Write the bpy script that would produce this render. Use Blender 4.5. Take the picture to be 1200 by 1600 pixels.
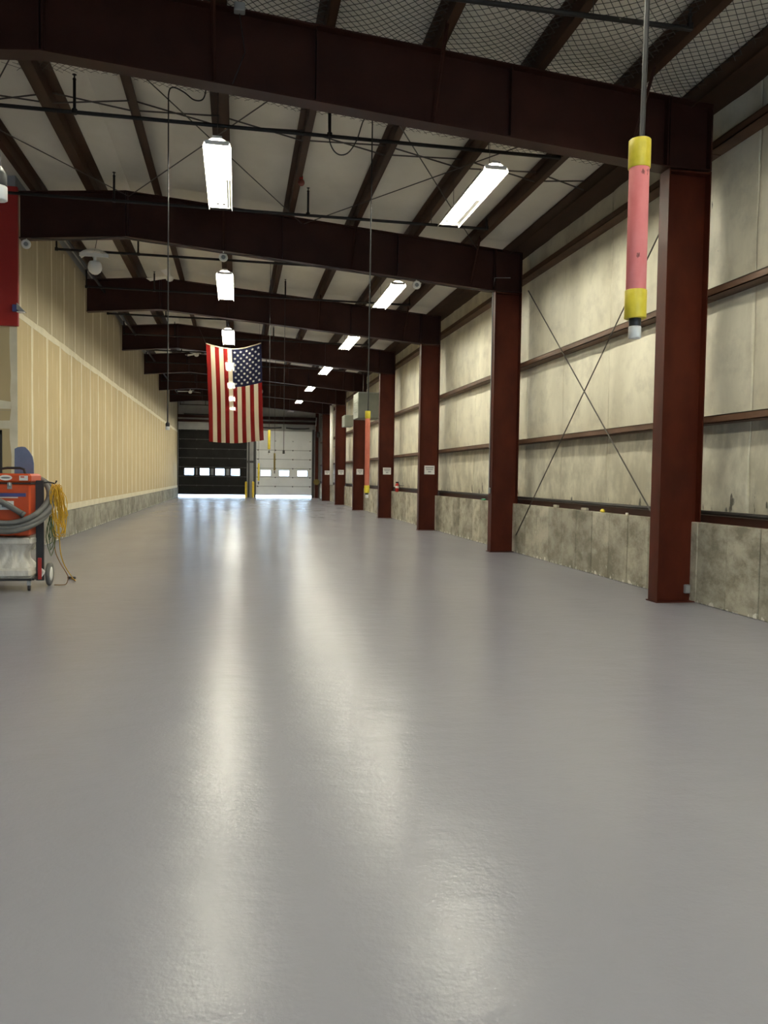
import bpy, math, random
from mathutils import Vector, Matrix
random.seed(7)
C = bpy.context.scene.collection
for o in list(bpy.data.objects): bpy.data.objects.remove(o)
sc = bpy.context.scene

# ------------------------------------------------------------------ camera
FPX, YAW, PITCH, ROLL, CAMH = 1245.35, .1832, -.0437, .0143, 1.506
cy, sy, cp, sp = math.cos(YAW), math.sin(YAW), math.cos(PITCH), math.sin(PITCH)
fw = Vector((sy*cp, cy*cp, sp)); rt = Vector((cy, -sy, 0)); up = rt.cross(fw)
r2 = rt*math.cos(ROLL) + up*math.sin(ROLL); u2 = -rt*math.sin(ROLL) + up*math.cos(ROLL)
cam = bpy.data.cameras.new('camera'); camo = bpy.data.objects.new('camera', cam); C.objects.link(camo)
M = Matrix.Identity(4)
for i in range(3):
    M[i][0] = r2[i]; M[i][1] = u2[i]; M[i][2] = -fw[i]
M[2][3] = CAMH
camo.matrix_world = M
cam.sensor_fit = 'VERTICAL'; cam.sensor_height = 32.0; cam.lens = FPX/1600*32
cam.clip_start = .05; cam.clip_end = 400
sc.camera = camo

# ------------------------------------------------------------------ world, sun, exposure
w = bpy.data.worlds.new('sky'); sc.world = w; w.use_nodes = True
bg = w.node_tree.nodes['Background']; bg.inputs['Color'].default_value = (.58, .79, 1.0, 1); bg.inputs['Strength'].default_value = 14.0
sun = bpy.data.lights.new('sun', 'SUN'); sun.energy = 4.0; sun.angle = .01; sun.color = (1, .97, .92)
suno = bpy.data.objects.new('sun', sun); C.objects.link(suno); suno.rotation_euler = (math.radians(38), math.radians(0), math.radians(60))
suno.location = (0, 70, 30)
vs = sc.view_settings
vs.view_transform = 'Standard'; vs.look = 'None'; vs.gamma = 1; vs.use_curve_mapping = False
vs.exposure = 0.0
LAMP = 148.0                      # radiance of a lit fluorescent tube
LAMPC = (1.0, .96, .79)

# ------------------------------------------------------------------ materials
def nodes(name):
    m = bpy.data.materials.new(name); m.use_nodes = True
    nt = m.node_tree; b = nt.nodes['Principled BSDF']
    return m, nt, b
def plain(name, col, rough=.6, metal=0., emit=None, es=0., spec=.5):
    m, nt, b = nodes(name)
    b.inputs['Base Color'].default_value = (*col, 1); b.inputs['Roughness'].default_value = rough
    b.inputs['Metallic'].default_value = metal; b.inputs['Specular IOR Level'].default_value = spec
    if emit:
        b.inputs['Emission Color'].default_value = (*emit, 1); b.inputs['Emission Strength'].default_value = es
    return m
def mapped(nt, scale, src='Position'):
    g = nt.nodes.new('ShaderNodeNewGeometry') if src == 'Position' else nt.nodes.new('ShaderNodeTexCoord')
    mp = nt.nodes.new('ShaderNodeMapping'); mp.inputs['Scale'].default_value = scale
    nt.links.new(g.outputs[src], mp.inputs['Vector']); return mp.outputs['Vector']
def noise(nt, vec, scale, detail=4, rough=.55):
    n = nt.nodes.new('ShaderNodeTexNoise'); n.inputs['Scale'].default_value = scale
    n.inputs['Detail'].default_value = detail; n.inputs['Roughness'].default_value = rough
    nt.links.new(vec, n.inputs['Vector']); return n.outputs['Fac']
def ramp(nt, fac, a, b, ca, cb):
    r = nt.nodes.new('ShaderNodeValToRGB'); e = r.color_ramp.elements
    e[0].position = a; e[1].position = b; e[0].color = (*ca, 1); e[1].color = (*cb, 1)
    nt.links.new(fac, r.inputs['Fac']); return r.outputs['Color']
def mixc(nt, fac, a, b, mode='MIX'):
    n = nt.nodes.new('ShaderNodeMix'); n.data_type = 'RGBA'; n.blend_type = mode
    if isinstance(fac, (int, float)): n.inputs[0].default_value = fac
    else: nt.links.new(fac, n.inputs[0])
    for k, v in ((6, a), (7, b)):
        if isinstance(v, tuple): n.inputs[k].default_value = (*v, 1)
        else: nt.links.new(v, n.inputs[k])
    return n.outputs[2]
def math_(nt, op, a, b=None, c=None):
    n = nt.nodes.new('ShaderNodeMath'); n.operation = op
    for i, v in enumerate((a, b, c)):
        if v is None: continue
        if isinstance(v, (int, float)): n.inputs[i].default_value = v
        else: nt.links.new(v, n.inputs[i])
    return n.outputs[0]
def bump(nt, b, h, strength, dist):
    n = nt.nodes.new('ShaderNodeBump'); n.inputs['Strength'].default_value = strength; n.inputs['Distance'].default_value = dist
    nt.links.new(h, n.inputs['Height']); nt.links.new(n.outputs['Normal'], b.inputs['Normal']); return n
def mottled(name, c1, c2, scale=(1, 1, 1), ns=3., rough=.7, bstr=0., bdist=.01, lo=.35, hi=.65, metal=0., rnd=0., spec=.5):
    m, nt, b = nodes(name)
    v = mapped(nt, scale); f = noise(nt, v, ns, 5)
    col = ramp(nt, f, lo, hi, c1, c2)
    if rnd:
        oi = nt.nodes.new('ShaderNodeObjectInfo')
        k = math_(nt, 'MULTIPLY_ADD', oi.outputs['Random'], rnd, 1 - rnd*.5)
        cc = nt.nodes.new('ShaderNodeCombineColor')
        for i in range(3): nt.links.new(k, cc.inputs[i])
        col = mixc(nt, 1.0, col, cc.outputs[0], 'MULTIPLY')
    nt.links.new(col, b.inputs['Base Color'])
    b.inputs['Roughness'].default_value = rough; b.inputs['Metallic'].default_value = metal
    b.inputs['Specular IOR Level'].default_value = spec
    if bstr: bump(nt, b, f, bstr, bdist)
    return m

def floor_material():
    m, nt, b = nodes('grey_epoxy')
    v = mapped(nt, (1, 1, 1)); big = noise(nt, mapped(nt, (.5, .22, 1)), 1.0, 3)
    col = ramp(nt, big, .3, .7, (.250, .250, .290), (.278, .277, .314))
    nt.links.new(col, b.inputs['Base Color'])
    mr = nt.nodes.new('ShaderNodeMapRange'); mr.inputs[1].default_value = .2; mr.inputs[2].default_value = .8; mr.inputs[3].default_value = .22; mr.inputs[4].default_value = .268
    nt.links.new(noise(nt, mapped(nt, (1.1, .35, 1)), 1.6, 3), mr.inputs[0])
    nt.links.new(mr.outputs[0], b.inputs['Roughness'])
    b.inputs['Specular IOR Level'].default_value = .24
    fine = noise(nt, v, 55., 3); wav = noise(nt, mapped(nt, (1.0, 1.6, 1)), 2.6, 4, .6)
    h = math_(nt, 'MULTIPLY_ADD', wav, 7.0, fine)
    bump(nt, b, h, .22, .004)
    return m

def right_wall_material():
    m, nt, b = nodes('stained_white_vinyl')
    base = ramp(nt, noise(nt, mapped(nt, (1, 1.1, .45)), 1.3, 5), .3, .7, (.62, .58, .45), (.86, .82, .66))
    sep = nt.nodes.new('ShaderNodeSeparateXYZ'); g = nt.nodes.new('ShaderNodeNewGeometry'); nt.links.new(g.outputs['Position'], sep.inputs[0])
    z = sep.outputs[2]
    # grime washed down over the lowest band of the wall
    low = nt.nodes.new('ShaderNodeMapRange'); low.inputs[1].default_value = 2.45; low.inputs[2].default_value = 1.6
    nt.links.new(z, low.inputs[0])
    st = ramp(nt, noise(nt, mapped(nt, (1, 1.2, .8)), 1.8, 6, .65), .38, .60, (0,)*3, (1,)*3)
    k = math_(nt, 'MULTIPLY', low.outputs[0], st)
    c = mixc(nt, math_(nt, 'MULTIPLY', k, .62), base, (.33, .305, .22))
    # sooty band of dust with a ragged edge on the top of each sheet
    st2 = ramp(nt, noise(nt, mapped(nt, (1, .8, .9)), 2.4, 6, .65), .48, .68, (0,)*3, (1,)*3)
    c = mixc(nt, math_(nt, 'MULTIPLY', st2, .38), c, (.36, .33, .26))
    # darker band just under the lowest girt, ragged lower edge
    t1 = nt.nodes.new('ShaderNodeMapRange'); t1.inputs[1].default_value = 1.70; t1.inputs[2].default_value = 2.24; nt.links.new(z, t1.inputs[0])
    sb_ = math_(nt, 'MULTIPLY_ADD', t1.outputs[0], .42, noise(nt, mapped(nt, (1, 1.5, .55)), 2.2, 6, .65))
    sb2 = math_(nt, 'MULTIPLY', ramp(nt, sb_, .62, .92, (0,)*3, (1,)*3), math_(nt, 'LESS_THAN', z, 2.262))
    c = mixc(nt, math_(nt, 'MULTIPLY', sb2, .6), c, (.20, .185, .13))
    # black smears just over the ledge
    a1 = nt.nodes.new('ShaderNodeMapRange'); a1.inputs[1].default_value = 1.50; a1.inputs[2].default_value = 1.18; nt.links.new(z, a1.inputs[0])
    sm = noise(nt, mapped(nt, (1, 6, 1.9)), 1.0, 4, .6)
    sm2 = math_(nt, 'MULTIPLY_ADD', a1.outputs[0], .16, sm)
    sp_ = ramp(nt, sm2, .735, .765, (0,)*3, (1,)*3)
    c = mixc(nt, math_(nt, 'MULTIPLY', sp_, .85), c, (.05, .045, .035))
    nt.links.new(c, b.inputs['Base Color']); b.inputs['Roughness'].default_value = .55
    bump(nt, b, noise(nt, mapped(nt, (1, 1.5, .5)), 2.0, 4), .35, .05)
    return m

def concrete_material(name, c1, c2, c3):
    m, nt, b = nodes(name)
    f = noise(nt, mapped(nt, (1, .8, 1.1)), 2.6, 8, .70)
    col = ramp(nt, f, .40, .60, c1, c2)
    g = noise(nt, mapped(nt, (1, .9, 1.3)), 1.9, 7, .72)
    col = mixc(nt, ramp(nt, g, .5, .68, (0,)*3, (.75,)*3), col, c3)
    pits = noise(nt, mapped(nt, (1, 1, 1)), 22., 5, .7)
    col = mixc(nt, ramp(nt, pits, .60, .72, (0,)*3, (.55,)*3), col, (.12, .11, .085))
    sep = nt.nodes.new('ShaderNodeSeparateXYZ'); gg = nt.nodes.new('ShaderNodeNewGeometry'); nt.links.new(gg.outputs['Position'], sep.inputs[0])
    fl_ = nt.nodes.new('ShaderNodeMapRange'); fl_.inputs[1].default_value = .10; fl_.inputs[2].default_value = 0.; nt.links.new(sep.outputs[2], fl_.inputs[0])
    dr = math_(nt, 'MULTIPLY_ADD', fl_.outputs[0], .22, noise(nt, mapped(nt, (1, 5, 3)), 1.6, 4))
    col = mixc(nt, ramp(nt, dr, .70, .74, (0,)*3, (.9,)*3), col, (.72, .70, .62))      # splashes of old white paint along the floor
    oi = nt.nodes.new('ShaderNodeObjectInfo')
    k = math_(nt, 'MULTIPLY_ADD', oi.outputs['Random'], .40, .80)
    cc = nt.nodes.new('ShaderNodeCombineColor')
    for i in range(3): nt.links.new(k, cc.inputs[i])
    col = mixc(nt, 1.0, col, cc.outputs[0], 'MULTIPLY')
    nt.links.new(col, b.inputs['Base Color']); b.inputs['Roughness'].default_value = .85
    bump(nt, b, f, .5, .02)
    return m

def drywall_material(name, tan1, tan2, line):
    m, nt, b = nodes(name)
    col = ramp(nt, noise(nt, mapped(nt, (1, 1, 1)), 1.1, 5), .3, .7, tan1, tan2)
    # filled screw lines over the studs
    sep = nt.nodes.new('ShaderNodeSeparateXYZ'); g = nt.nodes.new('ShaderNodeNewGeometry'); nt.links.new(g.outputs['Position'], sep.inputs[0])
    y = sep.outputs[1]
    ph = math_(nt, 'FRACT', math_(nt, 'DIVIDE', math_(nt, 'ADD', y, .05), 1.253/3))
    band = math_(nt, 'LESS_THAN', ph, .11)
    br = ramp(nt, noise(nt, mapped(nt, (1, 6, .9)), 1.5, 4, .65), .42, .60, (0,)*3, (1,)*3)
    col = mixc(nt, math_(nt, 'MULTIPLY', math_(nt, 'MULTIPLY', band, br), .9), col, line)
    nt.links.new(col, b.inputs['Base Color']); b.inputs['Roughness'].default_value = .85
    return m

def glass_material():
    m = bpy.data.materials.new('pane_glass'); m.use_nodes = True; nt = m.node_tree; nt.nodes.clear()
    out = nt.nodes.new('ShaderNodeOutputMaterial'); t = nt.nodes.new('ShaderNodeBsdfTransparent'); g = nt.nodes.new('ShaderNodeBsdfGlossy')
    g.inputs['Roughness'].default_value = .05; mx = nt.nodes.new('ShaderNodeMixShader'); mx.inputs[0].default_value = .08
    t.inputs['Color'].default_value = (.95, .97, 1, 1)
    nt.links.new(t.outputs[0], mx.inputs[1]); nt.links.new(g.outputs[0], mx.inputs[2]); nt.links.new(mx.outputs[0], out.inputs[0])
    return m
def cloth_material(name, col, thin=.03):
    m = bpy.data.materials.new(name); m.use_nodes = True; nt = m.node_tree; nt.nodes.clear()
    out = nt.nodes.new('ShaderNodeOutputMaterial'); d = nt.nodes.new('ShaderNodeBsdfDiffuse'); t = nt.nodes.new('ShaderNodeBsdfTranslucent')
    tr = nt.nodes.new('ShaderNodeBsdfTransparent')
    d.inputs[0].default_value = (*col, 1); t.inputs[0].default_value = (*col, 1)
    a = nt.nodes.new('ShaderNodeMixShader'); a.inputs[0].default_value = .35
    b = nt.nodes.new('ShaderNodeMixShader'); b.inputs[0].default_value = thin
    nt.links.new(d.outputs[0], a.inputs[1]); nt.links.new(t.outputs[0], a.inputs[2])
    nt.links.new(a.outputs[0], b.inputs[1]); nt.links.new(tr.outputs[0], b.inputs[2]); nt.links.new(b.outputs[0], out.inputs[0])
    return m

MT = {}
MT['floor'] = floor_material()
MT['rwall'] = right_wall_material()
MT['conc_r'] = concrete_material('curb_concrete', (.20, .182, .135), (.43, .40, .315), (.50, .47, .38))
MT['conc_l'] = concrete_material('partition_curb_concrete', (.20, .19, .15), (.36, .345, .285), (.30, .28, .22))
MT['dry_lo'] = drywall_material('tan_drywall', (.54, .425, .230), (.60, .475, .265), (.74, .65, .45))
MT['dry_hi'] = drywall_material('shaded_upper_drywall', (.44, .37, .235), (.50, .425, .275), (.60, .53, .38))  # greyish tan sheets; base also darkened for the shade near the roof
MT['mud'] = mottled('joint_compound', (.72, .66, .50), (.82, .76, .60), (1, 1, 1), 3, .8)
MT['roof'] = mottled('roof_vinyl', (.66, .63, .54), (.76, .73, .635), (1, .6, 1), 1.2, .6, .3, .03)
MT['steel'] = mottled('red_oxide_steel', (.026, .0080, .0052), (.040, .0125, .0080), (1, 1, 1), 2.2, .5, .1, .005, spec=.18)
MT['steel_col'] = mottled('red_oxide_column', (.040, .0074, .0032), (.066, .0125, .0056), (1, 1, .6), 2.5, .5, .1, .005, spec=.12)
MT['purlin'] = mottled('purlin_steel', (.042, .0215, .0125), (.068, .035, .020), (1, .3, 1), 3, .5, spec=.15)
MT['girt'] = mottled('girt_steel', (.075, .039, .022), (.13, .069, .040), (1, .5, 1), 4, .5, spec=.25)
MT['blackpipe'] = plain('black_iron_pipe', (.012, .010, .009), .5, spec=.25)
MT['rod'] = plain('bracing_rod_steel', (.06, .05, .042), .5)
MT['wire'] = plain('netting_cord', (.07, .065, .055), .8)
MT['white_metal'] = plain('white_enamel', (.85, .84, .80), .4)
MT['tube'] = plain('lit_tube', (.9, .9, .85), .4, emit=LAMPC, es=LAMP)
MT['tube_off'] = plain('dead_tube', (.86, .85, .78), .35)
MT['white_plastic'] = plain('white_plastic', (.78, .77, .72), .4)
MT['grey_plastic'] = plain('grey_plastic', (.22, .23, .23), .5)
MT['black'] = plain('black_rubber', (.015, .015, .016), .5)
MT['darkdoor'] = mottled('charcoal_door_skin', (.009, .0082, .0078), (.013, .012, .0115), (1, 1, 1), 2, .6, spec=.1)
MT['whitedoor'] = mottled('pale_grey_door_skin', (.82, .83, .82), (.88, .89, .88), (1, 1, 1), 1.5, .5)
MT['endwall'] = mottled('grey_end_wall', (.30, .30, .29), (.37, .37, .355), (1, 1, 1), 1.4, .6)
MT['rail_d'] = plain('dark_rail', (.035, .034, .033), .5)
MT['rail_l'] = plain('pale_rail', (.36, .36, .35), .5)
MT['dark_metal'] = plain('dark_track_metal', (.035, .033, .032), .5)
MT['grey_metal'] = plain('galvanised_metal', (.34, .35, .35), .45, .4)
MT['yellow'] = mottled('safety_yellow', (.68, .46, .02), (.80, .58, .04), (1, 1, 1), 12, .5)
MT['yellow_band'] = mottled('yellow_tape', (.72, .56, .03), (.85, .68, .06), (1, 1, 1), 25, .45)
MT['pink'] = mottled('faded_pink_foam', (.78, .20, .19), (.84, .27, .26), (1, 1, .4), 14, .8, .2, .003)
_nt = MT['pink'].node_tree; _b = _nt.nodes['Principled BSDF']; _c = _b.inputs['Base Color'].links[0].from_socket
_f = ramp(_nt, noise(_nt, mapped(_nt, (1, 1, .6)), 16., 4, .6), .665, .70, (0,)*3, (.8,)*3)
_nt.links.new(mixc(_nt, _f, _c, (.16, .05, .04)), _b.inputs['Base Color'])      # scuffs
MT['orange_foam'] = mottled('faded_orange_foam', (.62, .16, .09), (.72, .22, .13), (1, 1, .5), 12, .8)
MT['olive'] = plain('dirty_yellow_sleeve', (.20, .15, .03), .6)
MT['redpaint'] = mottled('red_wall_paint', (.30, .012, .008), (.36, .018, .012), (1, 1, 1), 1, .5)
MT['machine_red'] = mottled('orange_red_enamel', (.50, .066, .014), (.58, .085, .020), (1, 1, 1), 4, .38)
MT['blue'] = mottled('blue_plastic', (.115, .155, .26), (.14, .185, .30), (1, 1, 1), 6, .55)
MT['bluestripe'] = plain('blue_decal', (.06, .07, .22), .4)
MT['bag'] = mottled('white_plastic_bag', (.62, .58, .50), (.76, .73, .66), (1, 1, .35), 12, .35, .8, .02)
MT['hose'] = mottled('grey_vacuum_hose', (.10, .10, .095), (.135, .135, .125), (1, 1, 1), 9, .6)
MT['cord'] = plain('yellow_cord', (.62, .36, .015), .5)
MT['greencord'] = plain('green_cord', (.05, .10, .03), .5)
MT['browncord'] = plain('brown_cord', (.20, .10, .03), .5)
MT['heater'] = mottled('grey_green_heater', (.155, .165, .135), (.19, .20, .165), (1, 1, 1), 2, .5)
MT['paper'] = plain('white_sign_face', (.78, .78, .74), .5)
MT['ink'] = plain('grey_print', (.36, .36, .36), .6)
MT['red'] = plain('extinguisher_red', (.50, .02, .015), .35)
MT['bell_red'] = plain('dusty_red', (.16, .03, .018), .5)
MT['glass'] = glass_material()
MT['frost'] = mottled('grey_unlit_pane', (.20, .21, .22), (.28, .29, .30), (1, 1, 1), 3, .4)
MT['fl_red'] = cloth_material('flag_red', (.15, .011, .010)); MT['fl_white'] = cloth_material('flag_white', (.60, .53, .38)); MT['fl_blue'] = cloth_material('flag_blue', (.010, .011, .026), .012)
MT['star'] = plain('flag_star', (.55, .52, .45), .8)
MT['apron'] = mottled('outside_concrete', (.70, .71, .72), (.80, .81, .82), (1, 1, 1), .5, .8)
MT['green'] = plain('green_tape', (.03, .35, .14), .5)
MT['wood'] = mottled('weathered_block', (.40, .36, .28), (.50, .46, .36), (1, 4, 1), 6, .8)

# ------------------------------------------------------------------ mesh helpers
class MB:
    def __init__(s): s.v = []; s.f = []; s.mi = []; s.m = 0; s.smooth = False
    def add(s, vs, fs):
        n = len(s.v); s.v += [tuple(p) for p in vs]
        for f in fs: s.f.append(tuple(n+i for i in f)); s.mi.append(s.m)
        return s
    def box(s, x0, x1, y0, y1, z0, z1):
        return s.add([(x0,y0,z0),(x1,y0,z0),(x1,y1,z0),(x0,y1,z0),(x0,y0,z1),(x1,y0,z1),(x1,y1,z1),(x0,y1,z1)],
              [(0,3,2,1),(4,5,6,7),(0,1,5,4),(1,2,6,5),(2,3,7,6),(3,0,4,7)])
    def bbox(s, x0, x1, y0, y1, z0, z1, b=.01):          # chamfered box
        vs = []; fs = []
        def ring(z, i): return [(x0+i+b,y0+i,z),(x1-i-b,y0+i,z),(x1-i,y0+i+b,z),(x1-i,y1-i-b,z),(x1-i-b,y1-i,z),(x0+i+b,y1-i,z),(x0+i,y1-i-b,z),(x0+i,y0+i+b,z)]
        rs = [ring(z0, b), ring(z0+b, 0), ring(z1-b, 0), ring(z1, b)]
        for r in rs: vs += r
        for k in range(3):
            for i in range(8): j = (i+1) % 8; fs.append((k*8+i, k*8+j, k*8+8+j, k*8+8+i))
        fs.append(tuple(range(7, -1, -1))); fs.append(tuple(range(24, 32)))
        return s.add(vs, fs)
    def prism_y(s, poly, y0, y1):                        # polygon in XZ extruded along Y
        n = len(poly)
        return s.add([(x, y0, z) for x, z in poly] + [(x, y1, z) for x, z in poly],
              [tuple(range(n)), tuple(range(2*n-1, n-1, -1))] + [(i, i+n, (i+1) % n+n, (i+1) % n) for i in range(n)])
    def tube(s, pts, r, n=8, cap=True, closed=False):
        pts = [Vector(p) for p in pts]; vs = []; fs = []; N = len(pts)
        rr = r if isinstance(r, (list, tuple)) else [r]*N
        ref = None
        for i, p in enumerate(pts):
            a = pts[(i-1) % N] if (closed or i > 0) else p; b = pts[(i+1) % N] if (closed or i < N-1) else p
            t = (b-a).normalized()
            if ref is None:
                ref = t.cross(Vector((0, 0, 1))); 
                if ref.length < .05: ref = t.cross(Vector((1, 0, 0)))
            e1 = (ref - t*ref.dot(t)); 
            if e1.length < 1e-6: e1 = t.orthogonal()
            e1.normalize(); ref = e1; e2 = t.cross(e1)
            for k in range(n):
                an = 2*math.pi*k/n; vs.append(p + (e1*math.cos(an)+e2*math.sin(an))*rr[i])
        for i in range(N if closed else N-1):
            for k in range(n):
                a = i*n+k; b = i*n+(k+1) % n; c = ((i+1) % N)*n+(k+1) % n; d = ((i+1) % N)*n+k
                fs.append((a, b, c, d))
        if cap and not closed: fs.append(tuple(range(n-1, -1, -1))); fs.append(tuple(range((N-1)*n, N*n)))
        return s.add(vs, fs)
    def lathe(s, prof, c=(0, 0, 0), n=16, axis='z'):     # prof: list of (r, h)
        vs = []; fs = []
        for r, h in prof:
            for k in range(n):
                a = 2*math.pi*k/n; u, v = r*math.cos(a), r*math.sin(a)
                p = (u, v, h) if axis == 'z' else ((u, -h, v) if axis == 'y' else (h, u, v))
                vs.append((c[0]+p[0], c[1]+p[1], c[2]+p[2]))
        N = len(prof)
        for i in range(N-1):
            for k in range(n): fs.append((i*n+k, i*n+(k+1) % n, (i+1)*n+(k+1) % n, (i+1)*n+k))
        fs.append(tuple(range(n-1, -1, -1))); fs.append(tuple(range((N-1)*n, N*n)))
        return s.add(vs, fs)
    def grid(s, fn, nu, nv, t=None):
        vs = [fn(i/nu, j/nv) for j in range(nv+1) for i in range(nu+1)]
        return s.add(vs, [(j*(nu+1)+i, j*(nu+1)+i+1, (j+1)*(nu+1)+i+1, (j+1)*(nu+1)+i) for j in range(nv) for i in range(nu)])
    def mesh(s, name, mats, smooth=False):
        me = bpy.data.meshes.new(name); me.from_pydata(s.v, [], s.f)
        for m in (mats if isinstance(mats, (list, tuple)) else [mats]): me.materials.append(MT[m])
        me.polygons.foreach_set('material_index', s.mi)
        if smooth: me.polygons.foreach_set('use_smooth', [True]*len(s.f))
        me.validate(); me.update(); return me
    def build(s, name, mats, parent=None, smooth=False):
        return link(name, s.mesh(name, mats, smooth), parent)
def smooth_path(P, n=6):                      # smooth curve through points
    P = [Vector(p) for p in P]; out = []
    for i in range(len(P)-1):
        a, b, c, d = P[max(i-1, 0)], P[i], P[i+1], P[min(i+2, len(P)-1)]
        for k in range(n):
            t = k/n; out.append(.5*((2*b)+(c-a)*t+(2*a-5*b+4*c-d)*t*t+(3*b-a-3*c+d)*t**3))
    return out+[P[-1]]
def link(name, me, parent=None, loc=None, rot=None):
    o = bpy.data.objects.new(name, me); C.objects.link(o)
    if parent: o.parent = parent
    if loc is not None: o.location = loc
    if rot is not None: o.rotation_euler = rot
    return o
def tag(o, label, cat, group=None):
    o['label'] = label; o['category'] = cat
    if group: o['group'] = group
    return o
def thing(name, label, cat, loc=(0, 0, 0), group=None, rz=0):
    o = bpy.data.objects.new(name, None); C.objects.link(o); o.location = loc; o.rotation_euler = (0, 0, rz); o.empty_display_size = .2
    return tag(o, label, cat, group)
def struct(o): o['kind'] = 'structure'; return o
def empty_struct(name): 
    o = bpy.data.objects.new(name, None); C.objects.link(o); o['kind'] = 'structure'; return o
ORD = ['nearest', 'second', 'third', 'fourth', 'fifth', 'sixth', 'seventh', 'eighth', 'ninth', 'tenth', 'eleventh', 'twelfth', 'thirteenth', 'fourteenth', 'fifteenth', 'sixteenth']

# ------------------------------------------------------------------ dimensions
B, Y1 = 6.6, 9.038
XC, XO, XW = 5.13, 5.69, 5.87       # column inner face, outer face, inner face of the wall lining
XL = -3.92                          # face of the drywall partition
RIDGE, SL = -2.05, .0833
YEND, YBACK, XFAR = 55.25, -9.0, -9.79
def yf(k): return Y1 + B*(k-1) + .11            # centre of frame k
def zt(x): return 6.745 - SL*abs(x-RIDGE)       # top of rafter
def zb(x): return 5.905 - SL*abs(x-RIDGE)       # bottom of rafter
PUR_R = [-1.5, -.27, .95, 2.2, 3.42, 4.63]
PUR_L = [-2.6, -3.62, -5.1, -6.35, -7.55, -8.75]
YP = 15.5                                       # face of the cross partition

# ------------------------------------------------------------------ floor and outside ground
struct(MB().box(XFAR-.2, XO+.25, YBACK, YEND+.12, -.15, 0).build('floor', 'floor'))
g = MB().box(-40, 40, YEND+.12, YEND+70, -.2, -.02).box(-40, 40, YBACK-60, YBACK, -.2, -.02).build('outside_ground', 'apron'); struct(g)

# ------------------------------------------------------------------ roof
roof = MB()
for (xa, xb, y0, y1) in ((RIDGE, XO+.3, YBACK, YEND+.1), (XFAR-.3, RIDGE, YBACK, YP+.1), (XL-.25, RIDGE, YP+.1, YEND+.1)):
    pa, pb = zt(xa)+.235, zt(xb)+.235
    roof.prism_y([(xa, pa), (xb, pb), (xb, pb+.12), (xa, pa+.12)], y0, y1)
ceil = struct(roof.build('ceiling', 'roof'))
def purlin(x, y0, y1, fl=.085, h=.2, side=1):
    z = zt(x); t = .012
    m = MB().box(x-t/2, x+t/2, y0, y1, z, z+h)
    m.box(min(x, x+side*fl), max(x, x+side*fl), y0, y1, z, z+t)
    m.box(min(x, x-side*fl), max(x, x-side*fl), y0, y1, z+h-t, z+h)
    a = x+side*fl; m.box(a-t/2, a+t/2, y0, y1, z, z+.025)
    m.build('purlin', 'purlin', ceil)
for x in PUR_R: purlin(x, YBACK, YEND, .13 if x == -.27 else .09, .2, 1 if x != 4.63 else 1)
for x in PUR_L: purlin(x, YBACK, YEND if x > XL else YP-.02, .15 if x == -2.6 else .09, .2, -1)
# eave strut
z = zt(5.6)
MB().box(5.45, 5.89, YBACK, YEND, z, z+.02).box(5.45, 5.47, YBACK, YEND, z-.02, z+.2).box(5.45, 5.89, YBACK, YEND, z+.18, z+.2).build('eave_strut', 'purlin', ceil)
# insulation blankets sagging between purlins, one for each purlin gap and bay
def blanket(xa, xb, ya, yb):
    ph = random.random()*6; q = random.random()*6
    def fn(u, v):
        x = xa+(xb-xa)*u; y = ya+(yb-ya)*v
        s = math.sin(math.pi*u)**.7 if 0 < u < 1 else 0
        d = s*(.022 + .013*math.sin(7*v*math.pi+ph) + .008*math.sin(19*v+q+3*u))
        if min(v, 1-v) < .03: d = s*.006
        return (x, y, zt(x)+.225-d)
    m = MB().grid(fn, 8, 26); m.build('insulation_blanket', 'roof', ceil, True)
edges = [5.9] + PUR_R[::-1] + [RIDGE] 
for i in range(len(edges)-1):
    for k in range(-2, 8):
        blanket(edges[i+1], edges[i], max(yf(k), YBACK), min(yf(k+1), YEND))
edl = [RIDGE] + PUR_L[:2]
for i in range(len(edl)-1):
    for k in range(-2, 8): blanket(edl[i+1], edl[i], max(yf(k), YBACK), min(yf(k+1), YEND))
edl = PUR_L[1:4]
for i in range(len(edl)-1):
    for k in (0, 1): blanket(edl[i+1], edl[i], yf(k), min(yf(k+1), YP))
# crossed bridging between purlins in the middle of each bay
allp = sorted(PUR_R + PUR_L[:3] + [5.46])
for k in range(0, 8):
    y = yf(k)+3.05
    for a, b in zip(allp[:-1], allp[1:]):
        if a < -4 and k > 1: continue
        for (za, zb_) in ((.03, .17), (.17, .03)):
            MB().tube([(a, y, zt(a)+za), (b, y+.02*(za > .1), zt(b)+zb_)], .012, 5).build('bridging_rod', 'rod', ceil)
# diagonal bracing rods under the roof in the second bay
for a, b in ((-5.3, -2.0), (-2.0, 1.2), (1.25, 4.75)):
    for p, q in ((a, b), (b, a)):
        MB().tube([(p, yf(1)+.05, zt(p)-.10), (q, yf(2)-.1, zt(q)-.10)], .009, 5).build('bracing_rod', 'rod', ceil)
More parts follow.
